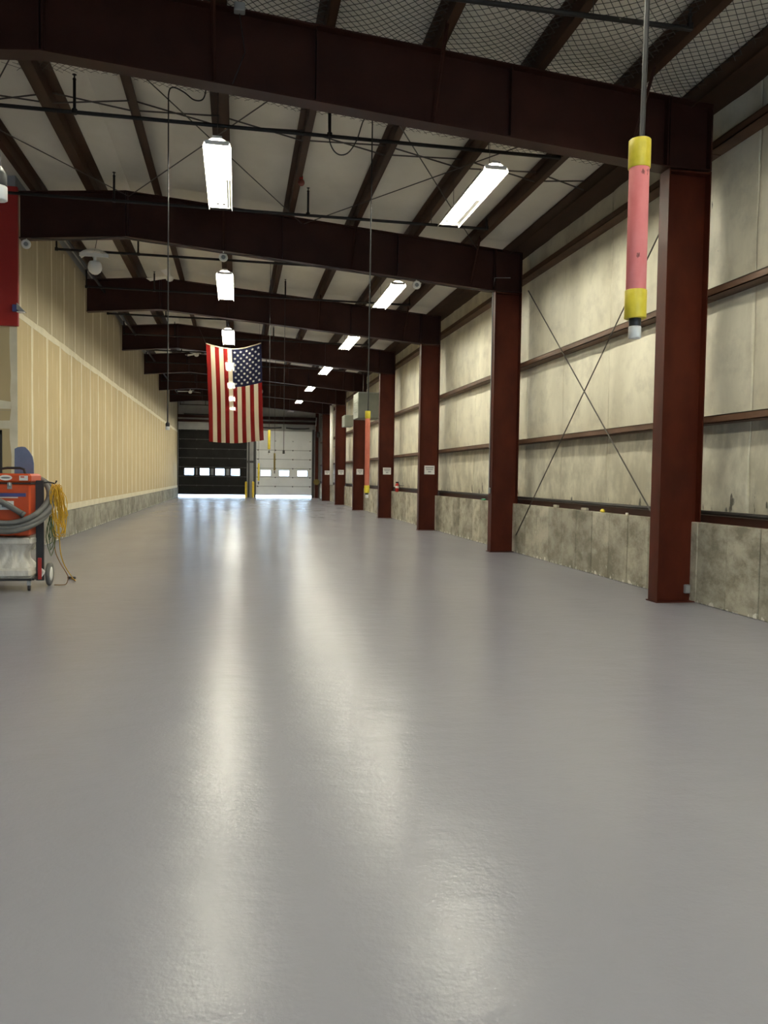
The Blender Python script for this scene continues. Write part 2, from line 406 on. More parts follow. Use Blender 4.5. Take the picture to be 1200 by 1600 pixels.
# safety netting under the insulation near the camera
net = MB()
def nz(x, y):
    f = max(0, 1-abs(y-(yf(1)-.6))/1.6)
    return zt(x)+.135 + .02*math.sin(x*5.1)*math.sin(y*1.7+x) - .07*f*abs(math.sin(x*2.57+.6))
NX0, NX1, NY0, NY1 = -3.0, 5.5, 3.2, yf(1)+.32
def netfield(NY0, NY1, r):
    c = NX0-NY1
    while c < NX1-NY0:
        for sgn in (1, -1):
            pts = []; y = NY0
            while y <= NY1+1e-6:
                x = (c+y) if sgn == 1 else (NX0+NX1-(c+y))
                if NX0 <= x <= NX1:
                    wob = .06*math.sin(y*5+c*4)*max(0, 1-abs(y-NY1)/1.5)
                    pts.append((x+wob, y+wob*.5, nz(x, y)))
                elif pts: break
                y += .17
            if len(pts) > 1: net.tube(pts, r, 3, cap=False)
        c += .115
netfield(NY0, NY1, .0042); netfield(yf(1)+.30, yf(1)+2.4, .0032)
n_ = net.build('safety_netting', 'wire'); n_['kind'] = 'stuff'; tag(n_, 'dark diamond-mesh netting stretched under the roof insulation', 'netting')

# ------------------------------------------------------------------ right wall
wr = struct(MB().box(XW+.10, XW+.16, YBACK, YEND+.1, 0, zt(5.6)+.25).build('wall_right', 'endwall'))
GIRTS = [2.265, 3.82, 5.60]          # centre heights
def lining(ya, yb):
    lv = [1.0, 2.265, 3.82, 5.60, zt(5.6)+.2]
    ph = [random.uniform(0, 6) for _ in range(4)]; am = [random.uniform(.4, 1.2) for _ in range(4)]
    off = random.uniform(-.01, .01)
    zs = []; band = []
    for i in range(4):
        n = 9 if i < 3 else 5
        for j in range(n): zs.append(lv[i]+(lv[i+1]-lv[i])*j/n); band.append((i, j/n))
    zs.append(lv[-1]); band.append((3, 1.0))
    UL = [0, .004, .02, .07, .16, .3, .5, .7, .84, .93, .98, .996, 1]; nu = len(UL)-1; vs = []
    for zz, (i, t) in zip(zs, band):
        for u in UL:
            y = ya+(yb-ya)*u
            bul = math.sin(math.pi*t)**.8 if 0 < t < 1 else 0
            e = min(u, 1-u); seam = max(0, 1-e/.12)
            win = min(1, e/.16)**.7; d = -.025*(e < .002) + bul*(.018*(1-win) + win*(.05*am[i]*(.7+.3*math.sin(ph[i]+u*5+t*2)) + .012*math.sin(11*u+ph[i])))
            yy = y + (.03*math.sin(ph[i]+t*3.1)*bul if 0 < u < 1 else 0)
            vs.append((XW+.03-d, yy, zz))
    m = MB(); m.add(vs, [(j*(nu+1)+i, (j+1)*(nu+1)+i, (j+1)*(nu+1)+i+1, j*(nu+1)+i+1) for j in range(len(zs)-1) for i in range(nu)])
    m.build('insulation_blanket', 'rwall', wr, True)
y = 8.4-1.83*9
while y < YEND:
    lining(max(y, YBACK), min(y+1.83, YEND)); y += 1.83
for k in range(-1, 8):
    ya, yb = max(yf(k), YBACK)+.008, min(yf(k+1), YEND)-.008
    for zc in GIRTS:
        t = .012; h = .095
        x0, x1 = 5.685, XW+.02
        MB().box(x0, x1, ya, yb, zc-h/2, zc-h/2+t).box(x0, x1, ya, yb, zc+h/2-t, zc+h/2).box(x0, x0+t, ya, yb, zc-h/2, zc+h/2).build('girt', 'girt', wr)
    MB().box(5.74, XW+.02, ya, yb, 1.0, 1.09).build('sill_channel', 'steel', wr)
    MB().tube([(5.72, ya, 1.125), (5.72, yb, 1.125)], .026, 8).build('conduit', 'blackpipe', wr)
# curb of cast concrete, one piece for each board mark
cr = struct(MB().box(5.69, XW+.12, YBACK, YEND, 0, .992).build('baseboard_right', 'conc_r'))
pm = MB().bbox(-.05, .05, -.294, .294, 0, 1.0, .008).mesh('concrete_panel', 'conc_r')
y = YBACK+.3
while y < YEND-.3:
    link('concrete_panel', pm, cr, (5.68+random.uniform(-.004, .004), y, 0)); y += .6
# crossed tie rods on the wall between the first two columns
for p, q in (((5.605, 15.05, 5.2), (5.605, 9.3, .42)), ((5.62, 9.3, 5.55), (5.62, 15.5, .36))):
    MB().tube([p, q], .011, 6).build('tie_rod', 'rod', wr)

# ------------------------------------------------------------------ left drywall partition
LP = -1
wl = struct(MB().box(XL-.22, XL-.02, YP+.02, YEND, 0, 6.95).build('wall_left', 'endwall'))
ys = [16.57+1.253*k for k in range(-1, 32)]
ys = [YP+.016] + [v for v in ys if v > YP+.05 and v < YEND] + [YEND]
for a, b in zip(ys[:-1], ys[1:]): MB().box(XL-.02, XL, a+.002, b-.002, .76, 4.36).build('drywall_sheet', 'dry_lo', wl)
yu = [17.0+1.253*k for k in range(-1, 32)]
yu = [YP+.016] + [v for v in yu if v > YP+.05 and v < YEND] + [YEND]
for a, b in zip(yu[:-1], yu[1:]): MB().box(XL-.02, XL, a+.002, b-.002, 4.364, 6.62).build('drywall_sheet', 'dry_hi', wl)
def strip(y0, y1, z0, z1, t=.003, n=10, jag=.012, vert=True, mat='mud', par=wl):
    vs = []
    for i in range(n+1):
        u = i/n
        if vert:
            zz = z0+(z1-z0)*u; a = y0+random.uniform(-jag, jag); b = y1+random.uniform(-jag, jag); vs += [(XL+t, a, zz), (XL+t, b, zz)]
        else:
            yy = y0+(y1-y0)*u; a = z0+random.uniform(-jag, jag); b = z1+random.uniform(-jag, jag); vs += [(XL+t, yy, b), (XL+t, yy, a)]
    m = MB(); m.add(vs + [(XL-.001, p[1], p[2]) for p in vs], [(2*i, 2*i+1, 2*i+3, 2*i+2) for i in range(n)] +
        [(2*i, 2*i+2, 2*n+2+2*i+2, 2*n+2+2*i) for i in range(n)] + [(2*i+1, 2*n+2+2*i+1, 2*n+2+2*i+3, 2*i+3) for i in range(n)])
    m.build('joint_strip', mat, par)
for v in ys[1:-1]: strip(v-.06, v+.06, .8, 4.34)
for v in yu[1:-1]: strip(v-.035, v+.035, 4.42, 6.5, jag=.02)
strip(YP+.02, YEND, 4.30, 4.44, .005, 80, .018, False)
MB().box(XL-.02, XL+.018, YP, YEND, .625, .775).build('base_strip', 'mud', wl)
cl = struct(MB().box(XL-.2, XL-.03, YP+.02, YEND, 0, .60).build('baseboard_left', 'conc_l'))
pm = MB().bbox(-.03, .03, -.478, .478, 0, .61, .012).mesh('concrete_panel', 'conc_l')
y = 16.05
while y < YEND-.5:
    link('concrete_panel', pm, cl, (XL+.002+random.uniform(-.003, .003), y, 0)); y += .965

# cross partition facing the camera: red panel above, bare drywall with filled joints below
wp = struct(MB().box(XFAR, XL-.03, YP+.014, YP+.2, 0, 6.9).build('wall_partition', 'endwall'))
MB().bbox(XFAR, XL+.035, YP-.06, YP+.015, 4.13, 6.6, .008).build('red_panel', 'redpaint', wp)
MB().box(XL-1.5, XL-.0, YP, YP+.016, 2.62, 4.14).build('drywall_sheet', 'dry_lo', wp)
MB().box(XL-1.5, XL-.0, YP, YP+.016, 0, 2.615).build('drywall_sheet', 'dry_lo', wp)
def fstrip(x0, x1, z0, z1, vert, n=8, jag=.02):
    vs = []
    for i in range(n+1):
        u = i/n
        if vert: zz = z0+(z1-z0)*u; vs += [(x0+random.uniform(-jag, jag), YP-.004, zz), (x1, YP-.004, zz)]
        else: xx = x0+(x1-x0)*u; vs += [(xx, YP-.0035, z1+random.uniform(-jag, jag)), (xx, YP-.0035, z0+random.uniform(-jag, jag))]
    fs = [(2*i, 2*i+1, 2*i+3, 2*i+2) for i in range(n)]; k = len(vs)
    vs = vs + [(p[0], YP+.002, p[2]) for p in vs]
    fs += [(2*i, 2*i+2, k+2*i+2, k+2*i) for i in range(n)] + [(2*i+1, k+2*i+1, k+2*i+3, 2*i+3) for i in range(n)]
    MB().add(vs, fs).build('joint_strip', 'mud', wp)
fstrip(-4.035, XL+.004, .05, 4.12, True, 14, .02); fstrip(-5.4, -4.03, 2.63, 2.78, False); fstrip(-5.4, -4.03, 2.30, 2.44, False)
d3 = struct(MB().box(-5.10, -5.02, YP-.03, YP+.01, 0, 2.26).box(-4.255, -4.18, YP-.03, YP+.01, 0, 2.26).box(-5.10, -4.18, YP-.03, YP+.01, 2.18, 2.26).build('door_3', 'dark_metal'))
MB().bbox(-5.02, -4.255, YP-.012, YP+.01, .01, 2.18, .003).build('door_leaf', 'dark_metal', d3)

# far sides of the hall behind the camera
struct(MB().box(XFAR-.15, XFAR, YBACK, YP, 0, 6.4).build('wall_far_left', 'endwall'))
bw = MB()  # unseen doorway added in this wall, sized to let cool daylight onto the foreground
for (a, b, z0, z1) in ((XFAR-.15, -7.2, 0, 6.95), (-7.2, -.6, 0, 6.95), (3.1, XO+.2, 0, 6.95), (-.6, 3.1, 2.9, 6.95)):
    bw.box(a, b, YBACK-.15, YBACK, z0, z1)
struct(bw.build('wall_back', 'endwall'))

# ------------------------------------------------------------------ end wall and dock doors
D1 = (-3.86, .68, .16, 4.52); D2 = (1.30, 5.10, .16, 3.90)
we = MB()
for (a, b, z0, z1) in ((XL-.2, D1[0], 0, 7), (D1[1], D2[0], 0, 7), (D2[1], XO+.2, 0, 7), (D1[0], D1[1], D1[3], 7), (D2[0], D2[1], 4.55, 7)):
    we.box(a, b, YEND, YEND+.12, z0, z1)
we = struct(we.build('wall_end', 'endwall'))
MB().box(D2[0], D2[1], YEND-.01, YEND+.08, 3.885, 4.56).build('header_panel', 'whitedoor', we)
for i, x in enumerate([XL+.1+j*.31 for j in range(31)]):
    MB().box(x, x+.05, YEND-.02, YEND, 4.62, 6.6).build('wall_rib', 'endwall', we)
for zc, h in ((5.42, .2), (5.12, .16)): MB().box(XL, XO-.2, YEND-.16, YEND-.02, zc-h/2, zc+h/2).build('girt', 'steel', we)
MB().box(.74, .86, YEND-.1, YEND, 0, 4.6).build('door_track', 'dark_metal', we)
MB().box(1.12, 1.27, YEND-.1, YEND, 0, 4.6).build('door_track', 'dark_metal', we)
MB().box(5.12, 5.25, YEND-.1, YEND, 0, 4.7).build('door_track', 'dark_metal', we)
MB().box(XL, XL+.05, YEND-.12, YEND, 0, 6.4).build('door_track', 'dark_metal', we)
MB().box(.7, 1.27, YEND-.06, YEND, 2.35, 2.5).build('crossbar', 'dark_metal', we)
def sag(x0, x1, z, s): return [(x0+(x1-x0)*i/8, YEND-.14, z-s*math.sin(math.pi*i/8)) for i in range(9)]
MB().tube(sag(1.3, 3.0, 4.80, .04), .05, 8).build('torsion_shaft', 'black', we)
MB().tube(sag(3.3, 4.9, 4.78, .05), .05, 8).build('torsion_shaft', 'black', we)
MB().tube(sag(-3.5, -1.2, 5.55, .03), .045, 8).build('torsion_shaft', 'black', we)
MB().lathe([(.16, -.05), (.2, 0), (.2, .12), (.16, .16)], (5.45, YEND-.3, 4.35), 14, 'x').build('cable_drum', 'dark_metal', we)
MB().tube([(5.33, YEND-.12, 4.6), (5.33, YEND-.3, 4.9), (5.33, YEND-.6, 5.5)], .04, 8).build('curved_track', 'grey_metal', we)
def dock_door(name, D, levels, wins, skin, frame, dark):
    d = empty_struct(name)
    x0, x1 = D[0], D[1]
    for a, b in zip(levels[:-1], levels[1:]):
        has = a < 1.6 < b
        m = MB(); y0, y1 = YEND+.01, YEND+.06
        if not has: m.bbox(x0, x1, y0, y1, a, b, .010)
        else:
            xs = [x0] + [v for wv in wins for v in wv[:2]] + [x1]; w0, w1 = wins[0][2], wins[0][3]
            m.box(x0, x1, y0, y1, a, w0).box(x0, x1, y0, y1, w1, b)
            for i in range(0, len(xs), 2): m.box(xs[i], xs[i+1], y0, y1, w0, w1)
        s = m.build('door_section', skin, d)
        if has:
            for (p, q, w0, w1, lit) in wins:
                f = MB()
                for bx in ((p-.03, q+.03, w0-.03, w0+.02), (p-.03, q+.03, w1-.02, w1+.03), (p-.03, p+.02, w0+.02, w1-.02), (q-.02, q+.03, w0+.02, w1-.02)):
                    f.box(bx[0], bx[1], y0-.012, y0+.004, bx[2], bx[3])
                f.build('window_frame', frame, s)
                MB().box(p, q, y0+.02, y0+.026, w0, w1).build('pane', 'glass' if lit else 'frost', s)
        if b < levels[-1]: MB().box(x0, x1, y0-.004, y0+.004, b-.018, b+.018).build('joint_rail', 'rail_d' if dark else 'rail_l', s)
        n = 3 if not dark else 4
        for i in range(n+1):
            hx = x0+.12+(x1-x0-.24)*i/n
            MB().box(hx-.035, hx+.035, y0-.02, y0+.0, b-.05, b+.03 if b < levels[-1] else b-.01).build('hinge', 'rail_d' if dark else 'dark_metal', s)
    return d
lv1 = [.16, .78, 1.39, 2.02, 2.63, 3.25, 3.88, 4.52]; lv2 = [.16, .77, 1.39, 2.0, 2.63, 3.25, 3.90]
w1 = [(-3.47, -2.83, 1.46, 1.94, True), (-2.72, -2.58, 1.46, 1.94, False), (-2.46, -1.82, 1.46, 1.94, True), (-1.74, -1.51, 1.46, 1.94, False), (-1.43, -.80, 1.46, 1.94, True), (-.72, -.47, 1.46, 1.94, False), (-.39, .22, 1.46, 1.94, True)]
w2 = [(1.60, 2.30, 1.47, 1.88, True), (2.86, 3.56, 1.47, 1.88, True), (4.11, 4.81, 1.47, 1.88, True)]
dock_door('door_1', D1, lv1, w1, 'darkdoor', 'darkdoor', True)
dock_door('door_2', D2, lv2, w2, 'whitedoor', 'whitedoor', False)
for i, (x, nm) in enumerate(((.63, 'yellow steel bollard by the charcoal dock door'), (1.10, 'yellow steel bollard by the pale grey dock door'))):
    b = MB().lathe([(.07, 0), (.075, .01), (.075, 1.0), (.06, 1.06), (.02, 1.085)], (0, 0, 0), 12).build('bollard', 'yellow', None, False)
    b.location = (x, YEND-.5, 0); tag(b, nm, 'bollard', 'yellow bollards between the dock doors')
ec = thing('end_column', 'slim brown steel post in the corner beside the pale dock door', 'column', (5.42, YEND-.25, 0))
MB().box(-.1, .1, -.1, -.088, 0, 6.0).build('flange', 'steel_col', ec); MB().box(-.1, .1, .088, .1, 0, 6.0).build('flange', 'steel_col', ec); MB().box(-.006, .006, -.088, .088, 0, 6.0).build('web', 'steel_col', ec)

# ------------------------------------------------------------------ steel columns and rafters
for k in range(1, 8):
    yc = yf(k); o = ORD[k-1]
    c = thing('steel_column', ('dark red steel column nearest the camera on the right wall' if k == 1 else '%s dark red steel column from the camera along the right wall' % o), 'column', (XC, yc, 0), 'steel columns along the right wall')
    H = zb(XC)-.01; D = XO-XC
    fl = MB().box(0, .016, -.11, .11, .012, H).mesh('flange', 'steel_col')
    link('flange', fl, c); link('flange', fl, c, (D-.016, 0, 0))
    MB().box(.016, D-.016, -.006, .006, .012, H).build('web', 'steel_col', c)
    MB().box(-.02, D+.0, -.13, .13, 0, .012).build('base_plate', 'steel_col', c)
    MB().box(.016, D-.016, -.10, -.006, H-.03, H-.012).box(.016, D-.016, .006, .10, H-.03, H-.012).build('stiffener', 'steel_col', c)
    # rafter
    xl = XL+.005 if k >= 2 else XFAR+.1
    r = thing('roof_beam', ('dark brown tapered steel roof beam nearest the camera' if k == 1 else '%s dark brown steel roof beam from the camera' % o), 'beam', (0, yc, 0), 'steel roof beams across the hall')
    e = XO-.0
    zkb = zb(XC)
    poly = [(xl, zb(xl)+.016), (RIDGE, zb(RIDGE)+.016), (XC, zkb+.016), (e, zkb+.016), (e, zt(e)-.016), (RIDGE, zt(RIDGE)-.016), (xl, zt(xl)-.016)]
    MB().prism_y(poly, -.006, .006).build('web', 'steel', r)
    def flng(x0, x1, zf, up_):
        a, b = zf(x0), zf(x1); t = .016
        MB().prism_y([(x0, a), (x1, b), (x1, b+t), (x0, a+t)], -.11, .11).build('flange', 'steel', r)
    flng(RIDGE, XC+.0, zb, 1); flng(xl, RIDGE, zb, 1)
    flng(RIDGE, e, lambda x: zt(x)-.016, -1); flng(xl, RIDGE, lambda x: zt(x)-.016, -1)
    MB().box(XC, e, -.11, .11, zkb, zkb+.016).build('flange', 'steel', r)
    MB().box(e-.016, e, -.11, .11, zkb+.016, zt(e)-.016).build('flange', 'steel', r)
    for x, t in ((RIDGE-.02, .02), (RIDGE+.02, .02), (.85, .012), (3.12, .012), (XC+.01, .016), (XC-.02, .016)):
        MB().box(x-t/2, x+t/2, -.1, .1, zb(min(x, XC))+.016, zt(x)-.017).build('stiffener', 'steel', r)
    for x in (-.27, 2.2, 4.63):
        for s in (-1, 1):
            if k == 1 and False: continue
            MB().tube([(x, s*.03, zb(x)+.03), (x, s*.62, zt(x)+.03)], .022, 4).build('flange_brace', 'steel', r)

# ------------------------------------------------------------------ fluorescent fixtures
LZ = 5.63
hm = MB(); 
prof = [(-.18, 0), (-.165, .06), (-.06, .115), (-.06, .14), (.06, .14), (.06, .115), (.165, .06), (.18, 0), (.174, 0), (.158, .055), (.055, .108), (-.055, .108), (-.158, .055), (-.174, 0)]
L = 2.46
n = len(prof)
hm.add([(x, 0, z) for x, z in prof]+[(x, L, z) for x, z in prof], [(i, i+n, (i+1) % n+n, (i+1) % n) for i in range(n)] + [])
hm.add([(x, 0, z) for x, z in prof[:8]]+[(x, L, z) for x, z in prof[:8]], [(2, 3, 4, 5), (13, 12, 11, 10)])
HM = hm.mesh('housing', 'white_metal')
TB = MB().tube([(0, 0, 0), (0, 1.17, 0)], .0165, 6).mesh('tube', 'tube'); TBO = MB().tube([(0, 0, 0), (0, 1.17, 0)], .0165, 6).mesh('dead_tube', 'tube_off')
SK = MB().box(-.15, .15, -.012, .012, .012, .06).mesh('socket_bar', 'white_metal')
WI = MB().tube([(0, 0, 0), (0, 0, 1)], .004, 4).mesh('hanger_wire', 'rod')
for row, x in (('left', -.27), ('right', 3.4)):
    for k in range(-2, 7):
        y0 = 10.45+B*k
        nth = k+2 if row == 'right' else k+1
        if row == 'right': lab = 'lit fluorescent strip light, %s from the camera in the right-hand row' % ORD[max(nth-1, 0)]
        else: lab = 'lit fluorescent strip light, %s from the camera in the row over the flag' % ORD[max(nth-1, 0)]
        if k == 6 and row == 'right': lab = 'unlit fluorescent strip light farthest back in the right-hand row'
        if k == -2: lab = 'unseen lit fluorescent strip light added behind the camera, %s-hand row' % row  # unseen lamps, added to light the foreground floor
        if k == -1 and row == 'left': lab = 'lit fluorescent strip light above the camera, left-hand row'
        f = thing('strip_light', lab, 'light', (x, y0, LZ), '%s row of strip lights' % row)
        link('housing', HM, f)
        for j in range(2):
            for i, ox in enumerate((-.11, 0, .11)):
                dead = (j == 1 and i == 2 and k == 0) or (k == 6 and row == 'right')
                link('dead_tube' if dead else 'tube', TBO if dead else TB, f, (ox, .03+j*1.21, .05))
        for yy in (.014, L/2, L-.014): link('socket_bar', SK, f, (0, yy, .02))
        for yy in (.3, L-.3):
            wv = link('hanger_wire', WI, f, (0, yy, .14)); wv.scale = (1, 1, zt(x)+.03-LZ-.14)

# ------------------------------------------------------------------ sprinkler pipes
HEAD = MB().lathe([(.012, 0), (.022, .01), (.022, .03), (.010, .04), (.010, .07), (.028, .075), (.028, .08)], (0, 0, 0), 8).mesh('sprinkler_head', 'blackpipe')
zp = 6.08
PY = [7.55+3.32*i for i in range(15)]
for i, y in enumerate(PY):
    if y > YEND-1: continue
    if any(abs(y-yf(k)) < .2 for k in range(0, 9)): y += .35
    xa = -3.66 if y > YP-.5 else -6.0
    p = thing('sprinkler_pipe', ('black sprinkler pipe across the roof nearest the camera' if i == 0 else '%s black sprinkler pipe across the roof from the camera' % ORD[i]), 'pipe', (0, y, zp), 'sprinkler pipes across the roof')
    MB().tube([(xa, 0, 0), (4.48, 0, -.02)], .026, 8).build('pipe', 'blackpipe', p)
    for x in ((-3.66, -2.05, 1.2, 4.46) if y > YP-.5 else (-2.05, 1.2, 4.46)):
        h = .38 if x != 4.46 else .1
        a = MB().tube([(x, 0, 0), (x, 0, h)], .019, 8).lathe([(.035, -.03), (.035, .03)], (x, 0, 0), 8).build('riser', 'blackpipe', p)
        link('sprinkler_head', HEAD, p, (x, 0, h))
    for x in (-.27, 3.42): MB().tube([(x, 0, 0), (x, 0, zt(x)-zp+.02)], .006, 5).build('hanger_rod', 'rod', p)
mp = MB().tube([(-3.47, YP+.3, 6.30), (-3.47, YEND-.4, 6.30)], .035, 8).build('sprinkler_main', 'blackpipe'); tag(mp, 'black sprinkler main running along the top of the drywall partition', 'pipe')

# ------------------------------------------------------------------ flag
FW, FH, FY = 1.62, 2.92, 24.5
def fpos(u, v, dy=0.):                 # u across (0 left), v down
    x = -.92+FW*u + .11*v + (.02*math.sin(4*v+2*u))*v
    top = 5.395+.08*u - .17*math.sin(math.pi*u)
    bot = 2.50+.075*u - .07*math.sin(math.pi*u)
    zz = top+(bot-top)*v
    yy = FY + (.055*math.sin(13*u+1.2*v)+.03*math.sin(29*u+2*v))*(.35+.65*v) + dy
    return (x, yy, zz)
fl = thing('american_flag', 'large striped flag with starred blue canton hanging from the roof beams', 'flag', (0, 0, 0))
NU, NV = 52, 40
m0 = MB(); m1 = MB()
th = .004
for j in range(NV):
    for i in range(NU):
        u0, u1, v0, v1 = i/NU, (i+1)/NU, j/NV, (j+1)/NV
        canton = i >= NU*6/13-1e-6 and j < NV*.4
        tgt = m1 if canton else m0
        tgt.m = 0 if canton else (0 if (int((i+.5)/NU*13) % 2 == 0) else 1)
        tgt.add([fpos(u0, v0), fpos(u1, v0), fpos(u1, v1), fpos(u0, v1)], [(0, 3, 2, 1)])
m0.build('stripes', ['fl_red', 'fl_white'], fl, True); m1.build('canton', 'fl_blue', fl, True)
ms = MB()
for row in range(11):                  # 11 rows across the width of the turned canton
    for col in range(9):
        if (row+col) % 2: continue
        if row % 2 == 0 and col % 2: continue
        u = 6/13 + (7/13)*(col+1)/10; v = .4*(row+1)/12
        pts = []
        for q in range(10):
            a = math.pi/2+q*math.pi/5; rr = .046 if q % 2 == 0 else .019
            pts.append(fpos(u+rr*math.cos(a)/FW, v-rr*math.sin(a)/FH, -.006))
        ms.add([fpos(u, v, -.007)]+pts, [(0, 1+q, 1+(q+1) % 10) for q in range(10)])
ms.build('stars', 'star', fl)
hd = [fpos(i/20, 0) for i in range(21)]
MB().tube([(p[0], p[1], p[2]+.012) for p in hd], .016, 6).build('header_tape', 'fl_white', fl)
for u, px_ in ((0, -1.5), (1, .95)):
    p = fpos(u, 0); MB().tube([p, (px_, FY+.3, zt(px_)+.004)], .004, 4).build('rope', 'rod', fl)

# ------------------------------------------------------------------ hanging cords
def cord(label, x, y, ztop, zend, r, tube=None, bands='yellow_band', tr=.04, loop=None, plugc='white_plastic', pr=.022, foam='pink', lean=0):
    d = thing('drop_cord', label, 'cord', (x, y, 0), 'power cords hanging from the roof')
    zc = zend+.088
    cab = [(lean*(z-zc), 0, z) for z in [zc+(ztop-zc)*i/6 for i in range(7)]]
    if loop: cab = cab[:-1] + smooth_path([cab[-1]] + list(loop), 5)
    MB().tube(cab, r, 6).build('cable', 'black', d)
    if tube:
        a, b = tube; h = min(.13*(b-a)/.65, .1)
        MB().lathe([(tr*.9, a), (tr, a+.004), (tr, b-.004), (tr*.9, b)], (0, 0, 0), 20).build('foam_sleeve', foam, d, True)
        if bands:
            for s in ((a-.002, a+h), (b-h, b+.002)):
                MB().lathe([(tr+.002, s[0]), (tr+.0035, s[0]+.002), (tr+.0035, s[1]-.002), (tr+.002, s[1])], (0, 0, 0), 20).build('tape_band', bands, d, True)
    MB().lathe([(r, zc+.02), (pr*.85, zc), (pr, zc-.006), (pr, zend+.05), (pr*.95, zend+.042)], (0, 0, 0), 12).build('plug_body', 'black', d, True)
    q = MB().lathe([(pr*.98, zend+.044), (pr*1.05, zend+.04), (pr*1.05, zend+.003), (pr*.9, zend)], (0, 0, 0), 12).build('plug_face', plugc, d, True)
    return d
cord('thick black cord with pink foam sleeve and yellow bands, nearest the camera', 1.44, 2.75, 6.4, 2.03, .0095, (2.105, 2.745), tr=.0365, lean=.012)
cord('black cord ending in a black and white plug at the left edge', -.748, 2.75, 6.4, 2.365, .0095, pr=.026, lean=-.06)
cord('thin cord with long orange sleeve hanging before the right columns', 1.75, 10.76, 6.22, 1.22, .009, (1.29, 2.40), tr=.034, foam='orange_foam', lean=.002, loop=[(.0, -.0, 6.3), (-.05, 0, 6.33), (-.12, 0, 6.25), (-.2, 0, 6.0), (-.32, 0, 5.82), (-.46, 0, 5.80), (-.56, 0, 5.95), (-.58, 0, 6.3), (-.58, 0, 6.6)])
cord('thin bare cord with small white plug hanging before the drywall partition', -.888, 10.76, 6.35, 2.08, .009, pr=.026, loop=[(.02, 0, 6.43), (.08, 0, 6.45), (.2, 0, 6.40), (.32, 0, 6.32), (.43, 0, 6.34), (.47, 0, 6.5), (.47, 0, zt(-.43)+.205)])
cord('thin cord with pale yellow sleeve right of the flag', .785, 20.0, zt(.785)+.215, 2.02, .006, (2.155, 2.63), bands=None, tr=.033, foam='yellow_band')
cord('thin cord with dirty olive sleeve before the pale dock door', 1.385, 30.0, zt(1.385)+.215, 1.58, .007, (1.70, 2.34), bands=None, tr=.034, foam='olive', plugc='grey_plastic')
cord('thin cord with faint yellow sleeve hanging low beside the flag edge', .72, 27.0, zt(.72)+.215, 1.20, .005, (1.33, 1.91), bands=None, tr=.03, foam='yellow_band', plugc='grey_plastic')
cord('thin bare cord with dark plug before the pale dock door', 1.25, 22.2-.4, zt(1.25)+.215, 2.10, .008, pr=.03, plugc='black')

# ------------------------------------------------------------------ devices under the roof
dc = thing('dome_camera', 'white dome camera under a curved white bracket near the partition', 'camera', (-2.76, 16.6, 5.66))
def sad(u, v):
    a = (u-.5)*1.5
    return (.27*math.sin(a)/math.sin(.75), -.11+.22*v, .16-.10*(1-math.cos(a))/(1-math.cos(.75)))
MB().grid(sad, 12, 3).grid(lambda u, v: (sad(1-u, v)[0], sad(1-u, v)[1], sad(1-u, v)[2]+.05), 12, 3).build('bracket', 'white_plastic', dc, True)
MB().box(-.27, .27, -.115, -.105, .05, .12).build('bracket_lip', 'white_plastic', dc)
MB().lathe([(.03, 0), (.03, .18)], (0, 0, 0), 8).build('stem', 'white_plastic', dc)
MB().lathe([(.001, -.27), (.06, -.255), (.11, -.21), (.135, -.14), (.125, -.06), (.10, -.02), (.03, 0)], (0, 0, 0), 18).build('globe', 'white_plastic', dc, True)
MB().tube([(0, 0, .2), (.16, 0, zt(-2.6)-5.64)], .006, 5).build('hanger_wire', 'rod', dc)
def ring_sensor(label, x, y, z):
    s = thing('round_sensor', label, 'sensor', (x, y, z), 'round white sensors under the second beam')
    MB().lathe([(.05, -.02), (.08, -.02), (.085, .0), (.08, .04), (.055, .05), (.045, .03), (.03, .03)], (0, 0, 0), 18, 'y').build('ring', 'white_plastic', s, True)
    MB().lathe([(.04, .02), (.04, .035)], (0, 0, 0), 12, 'y').build('grille', 'grey_plastic', s)
    MB().tube([(0, .02, .05), (0, .02, .13)], .012, 6).build('stem', 'white_plastic', s)
ring_sensor('round white sensor under the second beam beside the red panel', -3.80, yf(2)-.06, zb(-3.8)-.105)
ring_sensor('round white sensor under the second beam above the flag', -.275, yf(2)-.06, zb(-.27)-.115)
ring_sensor('round white sensor under the second beam right of the strip lights', 3.50, yf(2)-.06, zb(3.5)-.105)
def fan(label, x, y, z, a0):
    f = thing('ceiling_fan', label, 'fan', (x, y, z), 'white ceiling fans under the ridge')
    MB().lathe([(.02, -.09), (.07, -.07), (.10, -.02), (.10, .03), (.05, .07), (.02, .09)], (0, 0, 0), 14).build('motor', 'white_plastic', f, True)
    MB().lathe([(.015, .08), (.015, zt(x)-z+.1)], (0, 0, 0), 8).build('rod', 'white_plastic', f)
    for i in range(3):
        a = a0+i*2*math.pi/3; c, s = math.cos(a), math.sin(a)
        def bl(u, v, dz): 
            r = .12+.58*u; q = (v-.5)*(.10+.05*u); return (c*r-s*q, s*r+c*q, .02+dz+q*.25)
        m = MB().grid(lambda u, v: bl(u, v, .008), 4, 2).grid(lambda u, v: bl(1-u, v, 0), 4, 2); m.build('blade', 'white_plastic', f)
fan('white ceiling fan before the third roof beam', -1.67, 20.7, 6.38, .4)
fan('white ceiling fan before the fifth roof beam, left of the flag', -1.66, 34.0, 6.45, .15)
fan('white ceiling fan far back before the seventh roof beam', -2.50, 44.6, 5.97, .8)
hs = thing('horn_speaker', 'white horn speaker fixed to a far beam right of the flag', 'speaker', (1.16, yf(6)-.32, 5.86))
MB().lathe([(.03, 0), (.06, -.1), (.12, -.22), (.16, -.3), (.14, -.3), (.05, -.12)], (0, 0, 0), 16, 'y').build('horn', 'white_plastic', hs, True)
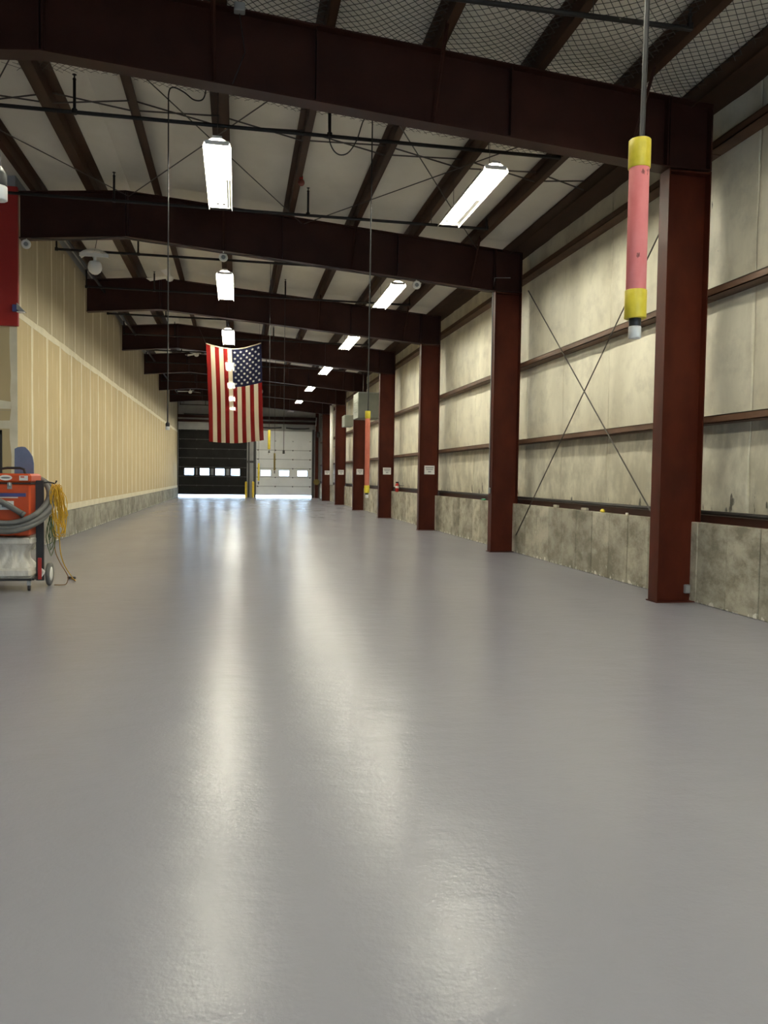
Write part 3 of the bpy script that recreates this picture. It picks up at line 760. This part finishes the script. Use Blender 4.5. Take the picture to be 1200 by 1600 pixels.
MB().lathe([(.06, -.02), (.08, .03), (.08, .19)], (0, 0, 0), 12, 'y').build('driver', 'white_plastic', hs, True)
al = thing('alarm_bell', 'small red alarm bell on a purlin between the light rows', 'alarm', (1.03, 13.6, 6.40))
MB().lathe([(.04, 0), (.058, .015), (.055, .04), (.03, .05)], (0, 0, 0), 14, 'y').build('gong', 'bell_red', al, True); MB().box(-.03, .03, 0, .03, -.03, zt(1.0)-6.4+.03).build('bracket', 'red', al)
jb = MB().bbox(-.06, .06, -.05, .05, 0, .09, .008).build('junction_box', 'grey_metal'); jb.location = (.0, yf(1)-.15, zt(0)+.0-.07); tag(jb, 'small grey junction box on top of the nearest beam', 'box')
def sagline(xs, y, z0, s, n=10):
    pts = []
    for a, b in zip(xs[:-1], xs[1:]):
        for i in range(n): u = i/n; x = a+(b-a)*u; pts.append((x, y, zb(x)+z0-s*math.sin(math.pi*u)))
    pts.append((xs[-1], y, zb(xs[-1])+z0)); return pts
cb = MB().tube(sagline([-3.7, -2.2, -1.0, .4, 1.9, 3.5, 5.0], yf(2)-.13, -.01, .045), .008, 5).build('cable', 'black'); tag(cb, 'black cable drooping along the underside of the second beam', 'cable')
cb = MB().tube([(.0, yf(1)-.14, zt(0)-.08), (.06, yf(1)-.12, 6.1), (-.08, yf(1)-.1, zb(-.1)+.0)], .006, 5).build('cable', 'black'); tag(cb, 'black cable hanging down the web of the nearest beam', 'cable')
fl_ = thing('flood_lamp', 'small silver flood lamp with blue tape at the red panel corner', 'lamp', (XL+.03, YP-.08, 4.44))
MB().box(-.08, .0, -.03, .02, -.06, .06).build('tape', 'bluestripe', fl_)
MB().prism_y([(0, .09), (.05, .03), (.14, -.06), (.05, -.06), (0, -.03)], -.06, .06).build('lamp_head', 'grey_metal', fl_)
MB().box(.0, .12, -.05, .05, -.075, -.06).build('lens', 'white_plastic', fl_)

# ------------------------------------------------------------------ things on the columns and right wall
words = {3: 'sign', 4: 'sign', 5: 'sign', 6: 'sign', 7: 'sign'}
for k in range(3, 8):
    y = yf(k)-.010
    s = thing('column_sign', 'small white notice fixed to the %s steel column from the camera' % ORD[k-1], 'sign', (5.45, y, 1.73), 'white notices on the columns')
    MB().box(-.15, .15, -.006, .003, -.125, .125).build('board', 'paper', s)
    for (a, b, c, d) in ((-.12, .12, .05, .085), (-.10, .10, .0, .03), (-.04, .05, -.07, -.03)):
        MB().box(a, b, -.0075, -.005, c, d).build('print', 'ink', s)
ob = thing('outlet_box', 'grey outlet box low on the nearest column', 'box', (XC+.45, yf(1)-.03, .10))
MB().bbox(-.035, .035, -.025, .025, 0, .11, .006).build('box_body', 'grey_plastic', ob); MB().box(-.026, .026, -.029, -.024, .012, .098).build('cover', 'grey_metal', ob)
sb = MB().bbox(-.03, .0, -.04, .04, 0, .12, .005).build('switch_box', 'grey_metal'); sb.location = (XC, yf(2), 1.2); tag(sb, 'small metal switch box on the inner face of the second column', 'box')
cd = MB().tube([(XC-.012, yf(2)+.04, 1.3), (XC-.012, yf(2)+.04, zb(XC)-.05), (XC-.03, yf(2)-.13, zb(XC)+.25), (XC+.3, yf(2)-.13, zb(XC)+.27)], .010, 6).build('conduit', 'grey_metal'); tag(cd, 'thin conduit running up the second column', 'conduit')
ex = thing('fire_extinguisher', 'red fire extinguisher on the wall past the fourth column', 'extinguisher', (5.60, 27.75, 0))
MB().lathe([(.05, .99), (.065, 1.0), (.065, 1.23), (.045, 1.28), (.02, 1.30)], (0, 0, 0), 14).build('cylinder', 'red', ex, True)
MB().lathe([(.0655, 1.12), (.067, 1.12), (.067, 1.2), (.0655, 1.2)], (0, 0, 0), 14).build('label_band', 'white_plastic', ex, True)
MB().box(-.05, .05, -.015, .015, 1.30, 1.35).build('valve', 'black', ex); MB().tube([(.02, -.03, 1.31), (.07, -.05, 1.25), (.08, -.05, 1.1)], .01, 6).build('hose', 'black', ex)
MB().box(.05, .25, -.02, .02, 1.2, 1.23).build('wall_bracket', 'grey_metal', ex)
def heater(label, x0, x1, y0, y1, z0, z1):
    h = thing('unit_heater', label, 'heater', (x0, y0, z0), 'grey heater units on the right wall')
    X, Y, Z = x1-x0, y1-y0, z1-z0
    MB().bbox(0, X, 0, Y, 0, Z, .015).build('casing', 'heater', h)
    MB().box(.03, X*.55, -.008, 0, .05, Z-.05).build('access_panel', 'heater', h)
    for i in range(7): MB().box(-.012, .0, .08, Y-.08, Z*.18+i*Z*.09, Z*.22+i*Z*.09).build('louvre', 'heater', h)
    MB().box(.02, X-.05, -.012, -.0, Z-.03, Z-.015).build('edge_trim', 'grey_metal', h)
    for yy in (.1, Y-.1): MB().tube([(X*.4, yy, Z), (X*.4, yy, zt(x0+.4)-z0+.215)], .01, 6).build('hanger_rod', 'rod', h)
heater('large grey heater box hung between the fourth and fifth columns', 4.62, 5.56, 30.8, 32.05, 3.80, 4.80)
heater('small grey heater box hung between the fifth and sixth columns', 5.14, 5.56, 38.6, 39.6, 3.95, 4.50)
dp = thing('vent_duct', 'white vertical duct on the right wall before the seventh column', 'duct', (5.42, 46.2, 0))
MB().tube([(0, 0, 1.0), (-.01, 0, 3.2), (-.03, 0, 5.6)], .10, 12).build('pipe', 'white_plastic', dp, True)
for zz in (1.6, 3.2, 5.0): MB().box(.0, XW+.03-5.42, -.02, .02, zz, zz+.04).build('wall_bracket', 'grey_metal', dp)
hr = thing('hose_reel', 'small yellowish hose reel on the corner post by the pale dock door', 'reel', (5.40, YEND-.45, 1.1))
MB().lathe([(.2, -.05), (.2, -.03), (.12, -.03), (.12, .05), (.2, .05), (.2, .07)], (0, 0, 0), 14, 'y').build('drum', 'olive', hr); MB().tube([(.14*math.cos(a*.5), -.02+.004*a, .14*math.sin(a*.5)) for a in range(18)], .02, 6).build('hose', 'yellow', hr)
# bits lying on the ledge
for nm, lab, y, dx, dy, dz, mt in (('concrete_block', 'grey scrap block on the curb ledge left of the yellow lump', 13.55, .05, .16, .05, 'wood'), ('wood_scrap', 'grey scrap block on the curb ledge nearer the yellow lump', 12.35, .05, .2, .045, 'wood'),
                               ('plaster_lump', 'small white lump on the curb ledge near the first column', 10.9, .03, .05, .03, 'white_plastic'), ('green_strip', 'green plastic strip on the curb ledge past the second column', 17.85, .04, .22, .035, 'green')):
    o = MB().bbox(-dx/2, dx/2, -dy/2, dy/2, 0, dz, .006).build(nm, mt); o.location = (5.665, y, 1.002); tag(o, lab, 'scrap')
o = MB().lathe([(.01, 0), (.05, .004), (.055, .03), (.03, .055), (.008, .06)], (0, 0, 0), 10).build('yellow_lump', 'yellow_band', None, True); o.location = (5.665, 11.7, 1.002); o.scale = (.55, 1.2, .9); tag(o, 'yellow rounded lump on the curb ledge', 'scrap')

# ------------------------------------------------------------------ dust collector at the left edge
MX, MY = -2.82, 10.95
d = thing('dust_collector', 'orange-red dust collector on wheels with grey hose and white bag', 'vacuum', (MX, MY, 0))
MB().bbox(-.265, .265, -.27, .27, .70, 1.36, .02).build('body', 'machine_red', d)
MB().bbox(-.275, .275, -.28, .28, 1.37, 1.485, .025).build('lid', 'machine_red', d)
MB().box(-.272, .272, -.277, .277, 1.355, 1.372).build('lid_seam', 'black', d)
h = MB().tube([(-.16, -.1, 1.47), (-.14, -.1, 1.54), (-.05, -.1, 1.555), (.10, -.1, 1.555), (.15, -.1, 1.54), (.17, -.1, 1.47)], .016, 8).build('handle', 'black', d)
def front_label(name, pts, mat, y=-.273, t=.003, par=d):
    n = len(pts); return MB().prism_y(pts, y-t, y+.004).build(name, mat, par)
ell = lambda cx, cz, a, b, n=20: [(cx+a*math.cos(2*math.pi*i/n), cz+b*math.sin(2*math.pi*i/n)) for i in range(n)]
lg = front_label('oval_logo', ell(-.02, 1.432, .075, .035), 'white_metal', -.283)
front_label('logo_print', ell(-.02, 1.432, .055, .012), 'grey_plastic', -.287)
rec = lambda x0, x1, z0, z1: [(x0, z0), (x1, z0), (x1, z1), (x0, z1)]
front_label('sticker', rec(.14, .24, 1.40, 1.46), 'paper', -.283)
front_label('sticker_print', rec(.155, .20, 1.435, 1.45), 'machine_red', -.287)
MB().box(.0, .05, -.295, -.27, 1.29, 1.37).tube([(.025, -.29, 1.37), (.025, -.3, 1.33)], .02, 8).build('latch', 'grey_metal', d)
front_label('blue_stripe', rec(-.262, .215, 1.195, 1.24), 'bluestripe'); front_label('white_line', rec(-.262, .12, 1.178, 1.19), 'paper')
front_label('notice', rec(-.09, .07, 1.03, 1.14), 'paper'); front_label('notice_print', rec(-.07, .03, 1.06, 1.09), 'grey_plastic', -.276)
front_label('rating_plate', rec(-.09, .07, .765, .805), 'paper'); front_label('rating_print', rec(-.06, .055, .773, .797), 'grey_plastic', -.276)
# bag under the drum
MB().bbox(-.275, .275, -.28, .28, .585, .675, .02).build('bag_rim', 'bag', d)
def bagf(u, v):
    a = 2*math.pi*u; wv = .012*math.sin(9*a+3*v)+.01*math.sin(17*a+7*v)
    z = .60-.32*v; r = .25-.085*math.sin(math.pi*min(1, v*1.05))**1.2 + wv
    sq = 1/max(abs(math.cos(a)), abs(math.sin(a)))**.55
    return (r*sq*math.cos(a), r*sq*math.sin(a), z)
MB().grid(bagf, 48, 12).build('bag', 'bag', d, True)
MB().grid(lambda u, v: (-.27+.54*u, -.275+.55*v, .688+.012*math.sin(13*u+5*v)+.01*math.sin(23*u)), 18, 8).build('bag_fold', 'bag', d, True)
MB().bbox(-.27, .27, -.28, .26, .165, .29, .03).build('tray', 'bag', d)
MB().box(-.28, .28, -.30, -.26, .135, .162).box(-.28, .28, .26, .30, .135, .162).box(-.28, -.25, -.26, .26, .135, .162).box(.25, .30, -.26, .26, .135, .162).build('chassis', 'black', d)
for x in (-.29, .29):
    MB().bbox(x-.02, x+(.075 if x > 0 else .03), -.02, .03, .10, 1.40, .004).build('post', 'black', d)
    MB().bbox(x+.035*(1 if x > 0 else -1)-.02, x+.035*(1 if x > 0 else -1)+.02, .06, .10, .10, 1.25, .004).build('post', 'dark_metal', d)
MB().bbox(.30, .345, -.06, -.04, .12, .40, .004).build('red_tag', 'redpaint', d)
for x in (-.24, .24):
    c = MB().box(x-.022, x+.022, -.27, -.22, .07, .136).build('caster', 'grey_metal', d); MB().lathe([(.02, -.015), (.04, -.012), (.04, .012), (.02, .015)], (x, -.245, .041), 14, 'x').build('caster_wheel', 'black', c, True)
for x in (-.375, .375):
    w_ = MB().lathe([(.10, -.022), (.145, -.024), (.155, -.012), (.155, .012), (.145, .024), (.10, .022)], (x, .26, .156), 22, 'x').build('wheel', 'hose', d, True)
    MB().lathe([(.03, -.03), (.095, -.023), (.095, .023), (.03, .03)], (x, .26, .156), 16, 'x').build('wheel_hub', 'white_plastic', w_, True)
MB().tube([(-.375, .26, .156), (.375, .26, .156)], .012, 8).build('axle', 'grey_metal', d)
MB().tube([(.33, .0, .14), (.36, -.02, .22), (.335, 0, .26)], .02, 8).build('pedal', 'white_plastic', d)
def hring(rx, rz, ry, cx, cz, cyy, a0, a1, n=44, wob=0):
    return [(cx+rx*math.cos(a), cyy+ry*math.sin(a)+wob*a, cz+rz*math.sin(a)) for a in [a0+(a1-a0)*i/n for i in range(n+1)]]
ho = MB().tube(hring(.475, .33, .40, .0, .335+.80, .0, math.pi*.35, -math.pi*1.4), .034, 10)
ho.tube(hring(.415, .30, .39, .01, .37+.80, -.02, math.pi*.40, -math.pi*1.4), .034, 10)
ho.tube(hring(.455, .285, .43, .0, .25+.80, .0, math.pi*.2, -math.pi*1.2), .033, 10)
ho.build('vacuum_hose', 'hose', d, True)
MB().tube([(-.42, -.30, 1.26), (-.26, -.36, 1.21), (-.12, -.37, 1.165), (-.02, -.37, 1.12), (.18, -.36, .99)], [.033, .034, .036, .036, .036], 10).tube([(.18, -.36, .99), (.215, -.355, .965)], .040, 10).build('hose_end', 'hose', d, True)
MB().tube([(.31, 0, 1.36), (.42, .02, 1.38), (.50, .02, 1.36), (.52, .02, 1.40)], .012, 6).build('cord_hook', 'black', d)
bpts = [(-.13, .9), (.115, .9), (.115, 1.62), (.10, 1.71), (.06, 1.78), (.01, 1.835), (-.03, 1.84), (-.08, 1.832), (-.12, 1.81)]
bb_ = MB().prism_y(bpts, .285, .315).build('back_panel', 'blue', d); bb_['label'] = 'blue rounded panel standing up behind the lid'; bb_.location = (.06, 0, 0)
# coiled extension cord on its side hook, tail on the floor
yc_ = thing('extension_cord', 'yellow extension cord bunched on the side of the dust collector', 'cord', (MX+.50, MY, 0))
cm = MB()
for i in range(17):
    h0 = .56+random.uniform(-.16, .16); wd = .02+.055*random.random(); yy = random.uniform(-.07, .07); x0 = -.03+.10*random.random()
    pts = []
    for q in range(15):
        a = 2*math.pi*q/15
        s_ = (1-math.cos(a))/2
        pts.append((x0+.03*s_*2+wd*math.sin(a)*(.5+.6*s_)+.012*math.sin(5*a+i), yy+.04*math.cos(a+i), 1.36-.03*random.random()-h0*s_))
    cm.tube(pts, .0055, 5, closed=True)
cm.build('coil', 'cord', yc_, True)
gm = MB()
for i in range(4):
    pts = [(-.04+(.012+.012*i)*math.sin(a)+.012*math.sin(3*a+i), -.05+.02*math.cos(a+i), .98-.02*i-(.16+.03*i)*(1-math.cos(a))) for a in [2*math.pi*q/12 for q in range(12)]]
    gm.tube(pts, .005, 5, closed=True)
gm.build('green_loop', 'greencord', yc_, True)
MB().tube(smooth_path([(.04, .05, .85), (.06, .02, .5), (.09, .1, .3), (.14, .3, .12), (.13, .62, .015), (.10, .76, .010), (.02, .9, .010)]), .006, 5).build('tail', 'cord', yc_, True)
MB().tube(smooth_path([(.0, -.02, .75), (.0, .0, .5), (.05, .05, .33), (.11, .1, .2), (.13, .15, .12), (.10, .2, .03), (.04, .22, .010), (-.06, .24, .010)]), .006, 5).build('tail', 'browncord', yc_, True)
for x, y in ((-.06, .92), (.0, .88)):
    MB().lathe([(.012, -.03), (.018, -.02), (.018, .02), (.010, .03)], (x+.06, y, .019), 8, 'x').build('plug', 'black', yc_, True)
